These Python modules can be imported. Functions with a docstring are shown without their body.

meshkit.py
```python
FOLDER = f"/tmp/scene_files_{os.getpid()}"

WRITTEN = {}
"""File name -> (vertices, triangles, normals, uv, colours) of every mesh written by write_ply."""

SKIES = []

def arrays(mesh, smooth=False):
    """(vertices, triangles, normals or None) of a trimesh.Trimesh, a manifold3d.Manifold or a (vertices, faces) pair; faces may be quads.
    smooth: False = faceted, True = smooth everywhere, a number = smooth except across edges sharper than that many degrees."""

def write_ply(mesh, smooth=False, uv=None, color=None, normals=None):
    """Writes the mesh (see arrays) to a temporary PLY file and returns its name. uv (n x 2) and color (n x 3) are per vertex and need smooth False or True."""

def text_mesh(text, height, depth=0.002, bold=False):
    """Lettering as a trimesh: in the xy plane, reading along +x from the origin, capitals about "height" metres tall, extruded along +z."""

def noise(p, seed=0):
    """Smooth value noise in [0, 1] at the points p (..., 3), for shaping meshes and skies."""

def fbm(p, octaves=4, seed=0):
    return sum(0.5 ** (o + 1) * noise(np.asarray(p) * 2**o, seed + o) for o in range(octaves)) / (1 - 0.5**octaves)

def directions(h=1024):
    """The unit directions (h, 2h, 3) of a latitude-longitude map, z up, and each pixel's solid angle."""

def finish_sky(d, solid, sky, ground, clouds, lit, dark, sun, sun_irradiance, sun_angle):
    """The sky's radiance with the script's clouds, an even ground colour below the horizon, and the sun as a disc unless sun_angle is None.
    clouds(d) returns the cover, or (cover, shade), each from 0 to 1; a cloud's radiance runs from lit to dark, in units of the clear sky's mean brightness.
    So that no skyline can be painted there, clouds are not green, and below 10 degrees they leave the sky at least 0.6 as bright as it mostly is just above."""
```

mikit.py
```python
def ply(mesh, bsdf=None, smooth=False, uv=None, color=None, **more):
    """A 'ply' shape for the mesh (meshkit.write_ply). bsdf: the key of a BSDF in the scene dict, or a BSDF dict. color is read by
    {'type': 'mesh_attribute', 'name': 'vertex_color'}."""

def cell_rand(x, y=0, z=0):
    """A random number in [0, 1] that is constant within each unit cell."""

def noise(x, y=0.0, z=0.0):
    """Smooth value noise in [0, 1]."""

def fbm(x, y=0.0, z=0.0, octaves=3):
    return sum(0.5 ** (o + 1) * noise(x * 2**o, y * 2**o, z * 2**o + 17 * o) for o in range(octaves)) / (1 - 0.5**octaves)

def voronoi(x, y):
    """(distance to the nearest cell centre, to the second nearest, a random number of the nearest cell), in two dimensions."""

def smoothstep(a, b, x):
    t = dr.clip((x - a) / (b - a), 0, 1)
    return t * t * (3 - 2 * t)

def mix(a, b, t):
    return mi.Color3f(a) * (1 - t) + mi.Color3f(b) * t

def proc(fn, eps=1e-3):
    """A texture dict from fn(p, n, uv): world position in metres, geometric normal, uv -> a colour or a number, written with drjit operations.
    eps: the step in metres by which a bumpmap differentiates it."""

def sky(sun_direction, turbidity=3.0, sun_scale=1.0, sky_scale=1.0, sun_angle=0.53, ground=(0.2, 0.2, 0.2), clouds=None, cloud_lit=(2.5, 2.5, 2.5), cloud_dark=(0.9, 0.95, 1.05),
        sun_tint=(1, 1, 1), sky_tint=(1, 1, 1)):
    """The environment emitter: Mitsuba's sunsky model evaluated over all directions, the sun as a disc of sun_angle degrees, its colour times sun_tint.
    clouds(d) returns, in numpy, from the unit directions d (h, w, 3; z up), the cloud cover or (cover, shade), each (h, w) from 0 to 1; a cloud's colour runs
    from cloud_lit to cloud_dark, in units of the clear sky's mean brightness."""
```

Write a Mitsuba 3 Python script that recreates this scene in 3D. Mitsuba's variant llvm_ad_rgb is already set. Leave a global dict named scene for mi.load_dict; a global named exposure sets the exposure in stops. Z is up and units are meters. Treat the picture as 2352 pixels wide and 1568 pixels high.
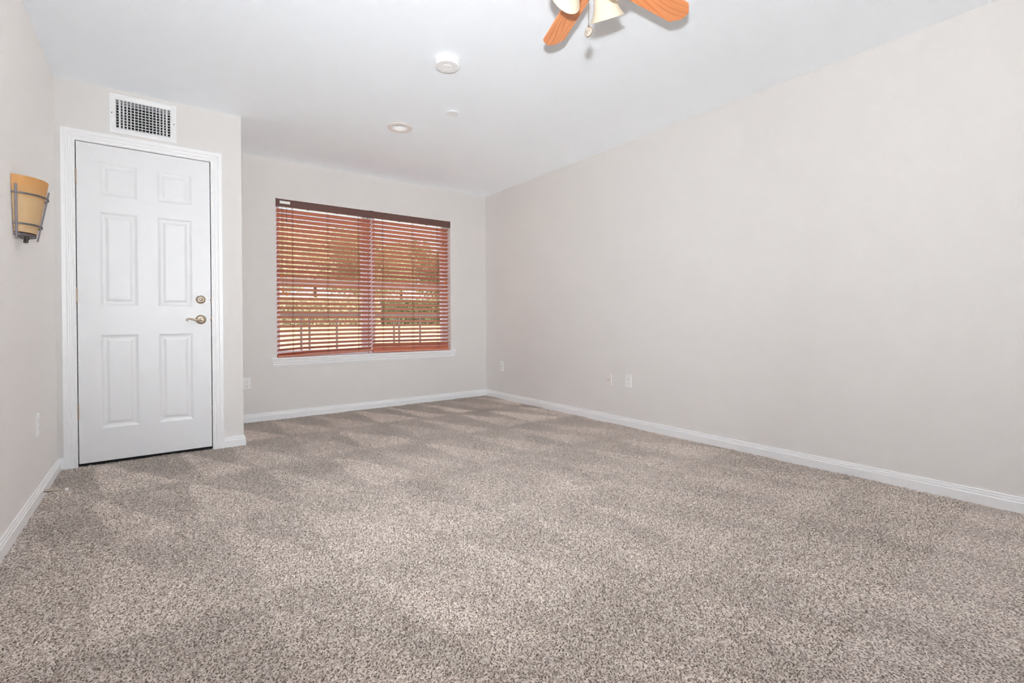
import math, random
import numpy as np
import trimesh
import shapely
from shapely.geometry import Polygon, Point, box as sbox
import drjit as dr
import mitsuba as mi
import mikit, meshkit
from mikit import proc, noise, fbm, voronoi, cell_rand, smoothstep, mix

T = mi.ScalarTransform4f
rng = np.random.default_rng(7)
random.seed(7)

# ---------------------------------------------------------------- camera, sky, lights, exposure
exposure = 0.0
CAM = np.array([-3.2183, -4.8776, 0.9013])
YAW, PITCH, ROLL, FPX, PPY = 0.6375, -0.0070, -0.0052, 1100.265, 744.59
fwd = np.array([math.sin(YAW) * math.cos(PITCH), math.cos(YAW) * math.cos(PITCH), math.sin(PITCH)])
rgt = np.array([math.cos(YAW), -math.sin(YAW), 0.0])
upv = np.cross(rgt, fwd)
up2 = -rgt * math.sin(ROLL) + upv * math.cos(ROLL)
scene = {
    "camera": {"type": "perspective", "fov": 2 * math.degrees(math.atan(1176 / FPX)), "fov_axis": "x",
               "principal_point_offset_x": 0.0, "principal_point_offset_y": (784 - PPY) / 1568.0,
               "near_clip": 0.02, "far_clip": 500.0,
               "to_world": T().look_at(origin=CAM.tolist(), target=(CAM + fwd).tolist(), up=up2.tolist())},
    "sky": mikit.sky((0.80, -0.25, 0.75), turbidity=3.5, sun_scale=4.8, sky_scale=6.4, ground=(0.35, 0.33, 0.28),
                     clouds=lambda d: np.clip(meshkit.fbm(d * 3.0, 4, seed=3) * 1.6 - 0.45, 0, 1) * 0.6),
}
FLASH_TILT, FLASH_RADIANCE, ADDED_SPOT = 48.0, 7800.0, 14.5      # the photographer's flash, right above the lens, its head tilted up, and an added spot
LAMP_RADIANCE = 40.0
labels = {}

# ---------------------------------------------------------------- measurements of the room (metres)
XL, XR, D, H = -3.7132, -2.7115, 0.8577, 2.4113    # left wall, end of the door wall, its offset, ceiling
YB = -7.6                                          # wall behind the photographer
WX0, WX1, WZ0, WZ1 = -2.327, -0.488, 0.571, 2.0515 # window recess
DX0, DX1, DZ0, DZ1 = -3.6187, -2.9088, 0.0193, 2.0393  # door slab


# ---------------------------------------------------------------- helpers
def numbered(key):
    if key not in scene and key not in labels and not any(k.startswith(key + "__") for k in scene):
        return key
    i = 1
    while True:
        k = f"{key}_{i:03d}"
        if k not in scene and k not in labels and not any(q.startswith(k + "__") for q in scene):
            return k
        i += 1


def thing(name, label, cat, group=None):
    k = numbered(name)
    labels[k] = {"label": label, "category": cat}
    if group:
        labels[k]["group"] = group
    return k


def struct(name, label=None):
    labels[name] = {"kind": "structure"}
    if label:
        labels[name]["label"] = label
    return name


def obj(name, mesh, mat, parent=None, smooth=False, label=None, kind=None, **kw):
    k = numbered(f"{parent}__{name}" if parent else name)
    scene[k] = mikit.ply(mesh, mat, smooth=smooth, **kw)
    if label or kind:
        labels[k] = {}
        if label:
            labels[k]["label"] = label
        if kind:
            labels[k]["kind"] = kind
    return k


def cat(ms):
    return trimesh.util.concatenate([m for m in ms])


def bx(x0, x1, y0, y1, z0, z1):
    m = trimesh.creation.box(extents=(abs(x1 - x0), abs(y1 - y0), abs(z1 - z0)))
    m.apply_translation(((x0 + x1) / 2, (y0 + y1) / 2, (z0 + z1) / 2))
    return m


def cbx(x0, x1, y0, y1, z0, z1, c=0.0015):
    """box with chamfered edges (hull)."""
    pts = []
    lo, hi = np.array([x0, y0, z0]), np.array([x1, y1, z1])
    c = min(c, *(0.49 * (hi - lo)))
    for sx in (0, 1):
        for sy in (0, 1):
            for sz in (0, 1):
                s = np.array([sx, sy, sz])
                base = np.where(s, hi, lo)
                inn = np.where(s, hi - c, lo + c)
                for ax in range(3):
                    p = inn.copy()
                    p[ax] = base[ax]
                    pts.append(p)
    return trimesh.convex.convex_hull(np.array(pts))


def lathe(profile, n=48, axis_to=None, loc=(0, 0, 0)):
    """profile [(r, z)], revolved about z; axis_to rotates z onto this direction."""
    m = trimesh.creation.revolve(np.array(profile, float), sections=n)
    m.process()
    if axis_to is not None:
        m.apply_transform(trimesh.geometry.align_vectors([0, 0, 1], axis_to))
    m.apply_translation(loc)
    return m


def tube(pts, r, n=8, closed_ends=True):
    p = np.asarray(pts, float)
    r = np.broadcast_to(r, (len(p),))
    t = np.gradient(p, axis=0)
    t /= np.linalg.norm(t, axis=1, keepdims=True) + 1e-12
    a = np.cross(t[0], [0, 0, 1.0] if abs(t[0][2]) < 0.9 else [1.0, 0, 0])
    a /= np.linalg.norm(a)
    vs = []
    for i in range(len(p)):
        a = a - t[i] * (a @ t[i])
        a /= np.linalg.norm(a)
        b = np.cross(t[i], a)
        ang = np.arange(n) * 2 * np.pi / n
        vs.append(p[i] + r[i] * (np.cos(ang)[:, None] * a + np.sin(ang)[:, None] * b))
    v = np.vstack(vs)
    f = []
    for i in range(len(p) - 1):
        for j in range(n):
            j2 = (j + 1) % n
            q = (i * n + j, i * n + j2, (i + 1) * n + j2, (i + 1) * n + j)
            f += [(q[0], q[1], q[2]), (q[0], q[2], q[3])]
    if closed_ends:
        c0, c1 = len(v), len(v) + 1
        v = np.vstack([v, p[:1], p[-1:]])
        for j in range(n):
            f.append((c0, (j + 1) % n, j))
            f.append((c1, (len(p) - 1) * n + j, (len(p) - 1) * n + (j + 1) % n))
    m = trimesh.Trimesh(v, f, process=False)
    m.fix_normals()
    return m


def ext(poly, depth, frame):
    """extrude a shapely polygon (u,v) by depth along w; frame = (origin, u, v, w)."""
    ms = [trimesh.creation.extrude_polygon(g, depth, engine="earcut") for g in getattr(poly, "geoms", [poly])]
    m = cat(ms)
    o, u, v, w = (np.asarray(q, float) for q in frame)
    P = m.vertices
    nv = o + P[:, :1] * u + P[:, 1:2] * v + P[:, 2:3] * w
    f = m.faces if np.dot(np.cross(u, v), w) > 0 else m.faces[:, ::-1]
    return trimesh.Trimesh(nv, f, process=False)


def sweep(profile, path, ins):
    """profile: [(a, b)] closed polygon in offsets; path: list of (origin, A, B): point = origin + a*A + b*B. Mitred moulding."""
    n = len(profile)
    v = []
    for o, A, B in path:
        for a, b in profile:
            v.append(np.asarray(o, float) + a * np.asarray(A, float) + b * np.asarray(B, float))
    f = []
    for i in range(len(path) - 1):
        for j in range(n):
            j2 = (j + 1) % n
            q = (i * n + j, i * n + j2, (i + 1) * n + j2, (i + 1) * n + j)
            f += [(q[0], q[1], q[2]), (q[0], q[2], q[3])]
    poly = Polygon(profile)
    tv, tf = trimesh.creation.triangulate_polygon(poly, engine="earcut")
    # map back
    pr = np.array(profile)
    idx = [int(np.argmin(((pr - q) ** 2).sum(1))) for q in tv]
    for tri in tf:
        f.append([idx[tri[0]], idx[tri[2]], idx[tri[1]]])
        f.append([(len(path) - 1) * n + idx[k] for k in tri])
    m = trimesh.Trimesh(np.array(v), np.array(f), process=False)
    m.fix_normals()
    return m


# ---------------------------------------------------------------- materials
def rgb(*c):
    return {"type": "rgb", "value": list(c)}


def srgb(r, g, b):
    f = lambda c: c / 12.92 if c <= 0.04045 else ((c + 0.055) / 1.055) ** 2.4
    return [f(r / 255), f(g / 255), f(b / 255)]


def mat(name, **kw):
    scene[name] = {"type": "twosided", "bsdf": {"type": "principled", **kw}}
    return name


def orange_peel(p, n, uv):
    # fine knock-down roller texture, heights in units of scale
    return noise(p.x * 170, p.y * 170, p.z * 170) + 0.6 * noise(p.x * 75, p.y * 75, p.z * 75)


WALL = srgb(225, 222, 219)


def wall_col(p, n, uv):
    t = fbm(p.x * 1.3, p.y * 1.3, p.z * 1.3, 3)
    return mix([c * 0.985 for c in WALL], [c * 1.015 for c in WALL], t)


scene["wall_paint"] = {"type": "twosided", "bsdf": {"type": "bumpmap", "arbitrary": proc(orange_peel, 8e-4), "scale": 0.0006,
                       "bsdf": {"type": "principled", "base_color": proc(wall_col), "roughness": 0.75, "specular": 0.3}}}
mat("ceiling_paint", base_color=rgb(0.855, 0.892, 0.925), roughness=0.9, specular=0.2)
mat("trim_paint", base_color=rgb(0.885, 0.888, 0.89), roughness=0.38, specular=0.45)
mat("door_paint", base_color=rgb(0.81, 0.815, 0.825), roughness=0.42, specular=0.45)
mat("white_plastic", base_color=rgb(0.85, 0.85, 0.84), roughness=0.35, specular=0.5)
mat("almond_plastic", base_color=rgb(*srgb(232, 225, 221)), roughness=0.45, specular=0.4)
mat("sheet_metal", base_color=rgb(0.62, 0.63, 0.65), roughness=0.5)
mat("white_metal", base_color=rgb(0.86, 0.86, 0.86), roughness=0.4, specular=0.5)
mat("dark_void", base_color=rgb(0.012, 0.011, 0.011), roughness=0.9)  # near black, puts the shade of gaps and hollows into the colour
mat("nickel", base_color=rgb(0.50, 0.41, 0.31), metallic=1.0, roughness=0.38)
mat("aged_nickel", base_color=rgb(0.36, 0.30, 0.24), metallic=1.0, roughness=0.35)
mat("brass_hinge", base_color=rgb(0.45, 0.36, 0.28), metallic=1.0, roughness=0.38)
mat("pewter", base_color=rgb(0.13, 0.115, 0.12), metallic=0.6, roughness=0.5)
mat("dark_iron", base_color=rgb(0.08, 0.07, 0.07), metallic=0.6, roughness=0.5)
mat("vinyl", base_color=rgb(0.80, 0.78, 0.82), roughness=0.4)
mat("valance_brown", base_color=rgb(*srgb(102, 72, 66)), roughness=0.45, specular=0.4)
mat("cord", base_color=rgb(*srgb(96, 52, 38)), roughness=0.8)
mat("tassel_wood", base_color=rgb(*srgb(214, 122, 58)), roughness=0.35)
mat("label_paper", base_color=rgb(0.85, 0.86, 0.85), roughness=0.6)
mat("rubber_white", base_color=rgb(0.86, 0.85, 0.82), roughness=0.55)
mat("fan_metal", base_color=rgb(0.50, 0.42, 0.34), metallic=1.0, roughness=0.3)


def slat_col(p, n, uv):
    g = fbm(p.x * 3.0, p.y * 160, p.z * 160, 3)
    per = cell_rand(dr.floor(p.z / 0.0435 * 1.0), dr.floor((p.x + 1.41) * 0.9))
    c = mix(srgb(186, 116, 94), srgb(216, 144, 118), g)
    return c * (0.92 + 0.16 * per)


scene["slat_wood"] = {"type": "twosided", "bsdf": {"type": "principled", "base_color": proc(slat_col), "roughness": 0.42, "specular": 0.5}}


def blade_col(p, n, uv):
    # uv: u along the blade (m), v across (m)
    u, v = uv.x, uv.y
    w = fbm(u * 3.0, v * 22 + 4 * noise(u * 4, v * 3), 0.3, 4)
    t = v * 95 + 10 * noise(u * 2.6, v * 9, 2.0) + 5 * noise(u * 7.0, v * 26, 5.0)
    ring = 0.5 + 0.5 * dr.sin(t * 2.2)
    fine = noise(u * 9, v * 420, 3.0)
    c = mix(srgb(214, 130, 78), srgb(238, 162, 108), 0.6 * w + 0.4 * fine)
    return mix(c, srgb(190, 100, 50), 0.42 * smoothstep(0.72, 1.0, ring) * noise(u * 5, v * 14, 8.0) * 1.6)


scene["blade_wood"] = {"type": "twosided", "bsdf": {"type": "principled", "base_color": proc(blade_col), "roughness": 0.4, "specular": 0.4}}


def carpet_col(p, n, uv):
    wx = 0.004 * noise(p.x * 240, p.y * 240)
    wy = 0.004 * noise(p.x * 240, p.y * 240, 7.0)
    x, y = p.x + wx, p.y + wy
    d1, d2, tuft = voronoi(x * 170, y * 170)
    e1, e2, pit_fleck = voronoi(x * 158 + 31.7, y * 158 + 11.3)
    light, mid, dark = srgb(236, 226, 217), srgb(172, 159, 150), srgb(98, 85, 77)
    fib = noise(p.x * 640, p.y * 640, 3.0)
    fib2 = noise(p.x * 330 + 5, p.y * 330, 6.0)
    c = mix(mid, light, dr.clip(0.55 * smoothstep(0.1, 0.9, tuft) + 0.9 * (fib2 - 0.28), 0, 1))
    c = c * (0.86 + 0.28 * fib)
    # dark flecks: dark yarn plus shade of pits between tufts, painted in
    c = mix(c, dark, 0.95 * smoothstep(0.0, 0.20, 0.43 - e1 - 0.30 * (fib2 - 0.5)) * smoothstep(0.12, 0.4, pit_fleck))
    c = mix(c, srgb(168, 150, 140), 0.5 * (1 - smoothstep(0.1, 0.3, tuft)) * fib2)
    # brushed nap: strokes of the vacuum cleaner in rows from the window wall, soft blotches, and far shade painted into the colour
    q = p.x + 0.30 * p.y + 0.05 * noise(p.x * 5, p.y * 5, 2.0)
    r = -(p.y + 0.10) / 0.78 + 0.10 * noise(p.x * 2.0, 3.0)
    row = dr.floor(r)
    fr = r - row
    k = q / 0.37 + 0.53 * row
    cell = dr.floor(k)
    off = 0.25 * (cell_rand(cell, row, 5) - 0.5)
    wedge = (0.06 + 0.40 * fr * (0.6 + 0.8 * cell_rand(cell, row, 8))) - dr.abs(k - cell - 0.5 + off)
    stroke = smoothstep(-0.03, 0.07, wedge) * smoothstep(0.0, 0.12, fr) * (1 - smoothstep(0.86, 0.98, fr)) * (0.5 + 0.8 * cell_rand(cell, row, 3))
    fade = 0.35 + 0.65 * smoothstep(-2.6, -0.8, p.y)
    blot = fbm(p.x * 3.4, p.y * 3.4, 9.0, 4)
    nap_shade = 0.90 - 0.17 * smoothstep(-2.9, -0.5, p.y) + 0.34 * stroke * fade + 0.34 * (blot - 0.5)
    return c * nap_shade * 0.98


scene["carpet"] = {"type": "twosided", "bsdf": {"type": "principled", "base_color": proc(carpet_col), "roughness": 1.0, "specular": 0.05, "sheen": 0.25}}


def amber_col(p, n, uv):
    t = smoothstep(1.30, 1.54, p.z) 
    m = fbm(p.x * 14, p.y * 14, p.z * 10, 3)
    c = mix(srgb(206, 178, 142), srgb(198, 162, 116), m)
    return mix(c, srgb(200, 148, 94), smoothstep(0.55, 1.0, t))


scene["amber_glass"] = {"type": "twosided", "bsdf": {"type": "principled", "base_color": proc(amber_col), "roughness": 0.6, "specular": 0.2}}
mat("frosted_glass", base_color=rgb(0.92, 0.90, 0.86), roughness=0.35, specular=0.5)
scene["shade_glass"] = {"type": "principledthin", "base_color": rgb(0.84, 0.78, 0.66), "roughness": 0.5, "diff_trans": 1.0}
scene["pane_glass"] = {"type": "thindielectric", "int_ior": 1.5}

# ---------------------------------------------------------------- the room shell
yw = 0.16
# floor slab and carpet pile (fine where the camera sees it)
floor = struct("floor", "greige plush carpet of mixed yarn with vacuum marks and dark pit shade painted in")


def carpet_mesh():
    s = 0.0046
    xs = np.arange(XL - 0.01, 0.012, s)
    ys = np.arange(-4.35, 0.012, s)
    X, Y = np.meshgrid(xs, ys, indexing="ij")
    P = np.stack([X, Y, 0 * X], -1)
    X = X + (rng.random(X.shape) - 0.5) * s * 0.7
    Y = Y + (rng.random(Y.shape) - 0.5) * s * 0.7
    Z = -0.002 + 0.0050 * (rng.random(X.shape) - 0.5) + 0.005 * (meshkit.noise(P * 100, 3) - 0.5) + 0.004 * (meshkit.noise(P * 6, 5) - 0.5)
    n, m = X.shape
    v = np.stack([X, Y, Z], -1).reshape(-1, 3)
    i, j = np.meshgrid(np.arange(n - 1), np.arange(m - 1), indexing="ij")
    a = (i * m + j).ravel()
    f = np.vstack([np.stack([a, a + m, a + m + 1], 1), np.stack([a, a + m + 1, a + 1], 1)])
    # the part behind the frame
    b = len(v)
    v = np.vstack([v, [[XL - 0.01, YB, -0.002], [0.012, YB, -0.002], [0.012, -4.345, -0.002], [XL - 0.01, -4.345, -0.002]]])
    f = np.vstack([f, [[b, b + 1, b + 2], [b, b + 2, b + 3]]])
    return v, f


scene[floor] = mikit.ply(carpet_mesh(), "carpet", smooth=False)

# ceiling with the hole of the downlight
CANX, CANY, CANR = -1.686, -1.357, 0.060
ceil_poly = sbox(XL - 0.12, YB - 0.12, 0.12, yw).difference(Point(CANX, CANY).buffer(CANR, 32))
struct("ceiling", "smooth white painted ceiling")
scene["ceiling"] = mikit.ply(ext(ceil_poly, 0.03, ((0, 0, H), (1, 0, 0), (0, 1, 0), (0, 0, 1))), "ceiling_paint")

struct("wall_right", "long greige painted wall on the right")
scene["wall_right"] = mikit.ply(bx(0, 0.12, YB - 0.12, yw, -0.05, H), "wall_paint")
struct("wall_left", "greige painted wall on the left")
scene["wall_left"] = mikit.ply(bx(XL - 0.12, XL, YB - 0.12, -D + 0.12, -0.05, H), "wall_paint")
# window wall
wpoly = sbox(XR - 0.1, -0.05, 0.0, H).difference(sbox(WX0, WZ0 - 0.022, WX1, WZ1))
struct("wall_back", "greige painted wall with the window")
scene["wall_back"] = mikit.ply(ext(wpoly, yw, ((0, 0, 0), (1, 0, 0), (0, 0, 1), (0, 1, 0))), "wall_paint")
# door wall, and its return towards the window wall
dpoly = sbox(XL - 0.12, -0.05, XR, H).difference(sbox(DX0 - 0.004, -0.06, DX1 + 0.004, DZ1 + 0.004)).difference(sbox(-3.425, 2.160, -3.132, 2.353))
struct("wall_door", "short greige painted wall with the white door")
scene["wall_door"] = mikit.ply(cat([ext(dpoly, 0.12, ((0, -D, 0), (1, 0, 0), (0, 0, 1), (0, 1, 0))),
                                    bx(XR - 0.12, XR, -D + 0.12, 0.0, -0.05, H)]), "wall_paint")
# wall behind the camera with a sliding glass door added to let daylight in
struct("wall_rear", "greige painted wall behind the room")
RX0, RX1, RZ1 = -3.1, -0.7, 2.1
rpoly = sbox(XL - 0.12, -0.05, 0.12, H).difference(sbox(RX0, 0.02, RX1, RZ1))
scene["wall_rear"] = mikit.ply(ext(rpoly, 0.12, ((0, YB - 0.12, 0), (1, 0, 0), (0, 0, 1), (0, 1, 0))), "wall_paint")
struct("added_window_2", "white framed sliding glass door added in the unseen rear wall for daylight")
for (a, b, c, d) in ((RX0, RX0 + 0.06, 0.02, RZ1), (RX1 - 0.06, RX1, 0.02, RZ1), (-1.95, -1.85, 0.02, RZ1)):
    obj("stile", cbx(a, b, YB - 0.1, YB - 0.04, c, d, 0.003), "vinyl", "added_window_2")
for (c, d) in ((0.02, 0.08), (RZ1 - 0.06, RZ1)):
    obj("rail", cbx(RX0, RX1, YB - 0.1, YB - 0.04, c, d, 0.003), "vinyl", "added_window_2")
obj("pane", cat([trimesh.Trimesh([[a, YB - 0.07, 0.08], [b, YB - 0.07, 0.08], [b, YB - 0.07, RZ1 - 0.06], [a, YB - 0.07, RZ1 - 0.06]], [[0, 1, 2], [0, 2, 3]])
                 for a, b in ((RX0 + 0.06, -1.95), (-1.85, RX1 - 0.06))]), "pane_glass", "added_window_2")

# ---------------------------------------------------------------- baseboards (profile: a = out of the wall, b = up)
BB = [(0, -0.03), (0.0135, -0.03), (0.0135, 0.044), (0.0125, 0.0465), (0.0095, 0.048), (0.0095, 0.0575), (0.008, 0.0595), (0.0062, 0.0605),
      (0.0062, 0.069), (0.0045, 0.0716), (0, 0.0716)]
Zv = (0, 0, 1)
struct("baseboard_right", "white baseboard along the right wall")
scene["baseboard_right"] = mikit.ply(sweep(BB, [((0, YB, 0), (-1, 0, 0), Zv), ((0, 0, 0), (-1, -1, 0), Zv)], None), "trim_paint")
struct("baseboard_back", "white baseboard under the window")
scene["baseboard_back"] = mikit.ply(sweep(BB, [((0, 0, 0), (-1, -1, 0), Zv), ((XR, 0, 0), (1, -1, 0), Zv)], None), "trim_paint")
struct("baseboard_left", "white baseboard along the left wall")
scene["baseboard_left"] = mikit.ply(sweep(BB, [((XL, YB, 0), (1, 0, 0), Zv), ((XL, -D, 0), (1, 0, 0), Zv)], None), "trim_paint")
struct("baseboard_door", "short white baseboard between the door and the outer corner")
scene["baseboard_door"] = mikit.ply(cat([sweep(BB, [((-2.8357, -D, 0), (0, -1, 0), Zv), ((XR, -D, 0), (1, -1, 0), Zv), ((XR, 0, 0), (1, -1, 0), Zv)], None),
                                         sweep(BB, [((XL + 0.001, -D, 0), (0, -1, 0), Zv), ((-3.6885, -D, 0), (0, -1, 0), Zv)], None)]), "trim_paint")

# ---------------------------------------------------------------- door casing (a = outward from the slab, b = out of the wall)
def casing():
    w0 = 0.004
    prof = lambda w: [(w0, 0.0), (w0, 0.010), (w0 + 0.004, 0.0115), (w0 + 0.010, 0.0115), (w0 + 0.013, 0.009), (w0 + 0.019, 0.009), (w0 + 0.024, 0.0125),
                      (w0 + 0.030, 0.0130), (w0 + 0.033, 0.011), (w0 + 0.038, 0.0115), (w0 + 0.046, 0.0155), (w - 0.003, 0.017), (w, 0.0155), (w, 0.0)]
    y = -D
    wl, wt, wr = 0.0703, 0.0712, 0.0731
    # one width for the sweep; scaled per corner so that both outer edges fall where they were measured
    P = prof(wt)
    zb = -0.02
    return sweep(P, [((DX0, y, zb), (-wl / wt, 0, 0), (0, -1, 0)), ((DX0, y, DZ1), (-wl / wt, 0, 1), (0, -1, 0)),
                     ((DX1, y, DZ1), (wr / wt, 0, 1), (0, -1, 0)), ((DX1, y, zb), (wr / wt, 0, 0), (0, -1, 0))], None)


struct("trim_1", "white moulded casing around the door")
scene["trim_1"] = mikit.ply(casing(), "trim_paint")

# ---------------------------------------------------------------- door
struct("door_1", "white six panel door with nickel lever")
COLS = ((-3.508, -3.317), (-3.211, -3.018))
ROWS = ((0.228, 0.827), (1.012, 1.611), (1.715, 1.925))
slab = sbox(DX0 + 0.0015, DZ0, DX1 - 0.0015, DZ1 - 0.0015)
for cx in COLS:
    for rz in ROWS:
        slab = slab.difference(sbox(cx[0], rz[0], cx[1], rz[1]))
obj("slab", cat([ext(slab, 0.020, ((0, -D - 0.001, 0), (1, 0, 0), (0, 0, 1), (0, 1, 0))), bx(DX0 + 0.0015, DX1 - 0.0015, -D + 0.019, -D + 0.036, DZ0, DZ1 - 0.0015)]),
    "door_paint", "door_1")
RINGS = [(0.0, 0.0), (0.003, 0.0008), (0.008, 0.0030), (0.014, 0.0055), (0.020, 0.0064), (0.027, 0.0064), (0.031, 0.0056), (0.040, 0.0030), (0.0425, 0.0022), (0.0445, 0.0020)]
for rz in ROWS[::-1]:
    for cx in COLS:
        v, f = [], []
        for k, (ins, dep) in enumerate(RINGS):
            y = -D - 0.001 + dep
            v += [(cx[0] + ins, y, rz[0] + ins), (cx[1] - ins, y, rz[0] + ins), (cx[1] - ins, y, rz[1] - ins), (cx[0] + ins, y, rz[1] - ins)]
            if k:
                for j in range(4):
                    j2 = (j + 1) % 4
                    a, b, c, d = (k - 1) * 4 + j, (k - 1) * 4 + j2, k * 4 + j2, k * 4 + j
                    f += [(a, b, c), (a, c, d)]
        k = (len(RINGS) - 1) * 4
        f += [(k, k + 1, k + 2), (k, k + 2, k + 3)]
        obj("panel", trimesh.Trimesh(v, f, process=False), "door_paint", "door_1")
# jamb and stops around the slab; stops and an added bar coloured black as gap shade
J = 0.004
obj("jamb", cat([bx(DX0 - J - 0.001, DX0 - J + 0.0005, -D, -D + 0.12, -0.02, DZ1 + J), bx(DX1 + J - 0.0005, DX1 + J + 0.001, -D, -D + 0.12, -0.02, DZ1 + J),
                 bx(DX0 - J, DX1 + J, -D, -D + 0.12, DZ1 + J - 0.0005, DZ1 + J + 0.001)]), "trim_paint", "door_1")
obj("stop", cat([bx(DX0 - J, DX0 + 0.012, -D + 0.037, -D + 0.05, -0.02, DZ1 + J), bx(DX1 - 0.012, DX1 + J, -D + 0.037, -D + 0.05, -0.02, DZ1 + J),
                 bx(DX0 - J, DX1 + J, -D + 0.037, -D + 0.05, DZ1 - 0.012, DZ1 + J)]), "dark_void", "door_1", label="door stops coloured black for the shade in the gap")
obj("gap_filler", cat([cbx(DX0 - J, DX1 + J, -D + 0.020, -D + 0.05, -0.02, 0.0185, 0.002)]), "dark_void", "door_1", label="black bar added under the door for the shade in the gap")  # added bar, blocks light under the door and stands for the dark gap
# hinges
for zc in (1.819, 1.078, 0.344):
    h = obj("hinge", cat([trimesh.creation.cylinder(radius=0.0042, height=0.026, sections=16, transform=trimesh.transformations.translation_matrix((DX0 - 0.001, -D - 0.0055, zc + (k - 1) * 0.0285)))
                          for k in range(3)] + [trimesh.creation.cylinder(radius=0.0034, height=0.094, sections=12, transform=trimesh.transformations.translation_matrix((DX0 - 0.001, -D - 0.0055, zc))),
                          bx(DX0 - 0.006, DX0 + 0.003, -D - 0.003, -D + 0.002, zc - 0.0445, zc + 0.0445)]), "brass_hinge", "door_1", smooth=40, label="nickel butt hinge")
# dead bolt
yd = -D - 0.001
obj("deadbolt", cat([lathe([(0, 0.016), (0.0165, 0.016), (0.0185, 0.0152), (0.0215, 0.0140), (0.0245, 0.011), (0.0285, 0.004), (0.0298, 0.0), (0.0, 0.0)], 48, (0, -1, 0), (-2.9706, yd, 1.063)),
                     ]), "nickel", "door_1", smooth=35, label="round nickel dead bolt")
obj("deadbolt_cylinder", cat([lathe([(0, 0.0195), (0.009, 0.0195), (0.0125, 0.0175), (0.0135, 0.016), (0, 0.016)], 32, (0, -1, 0), (-2.9706, yd, 1.063))]), "aged_nickel", "door_1", smooth=35)
obj("keyhole", cat([bx(-2.9714, -2.9698, yd - 0.0204, yd - 0.019, 1.0555, 1.0655), lathe([(0, .0204), (0.0018, .0204), (0.0018, .019), (0, .019)], 12, (0, -1, 0), (-2.9706, yd, 1.0655))]), "dark_void", "door_1__deadbolt_cylinder")
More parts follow.
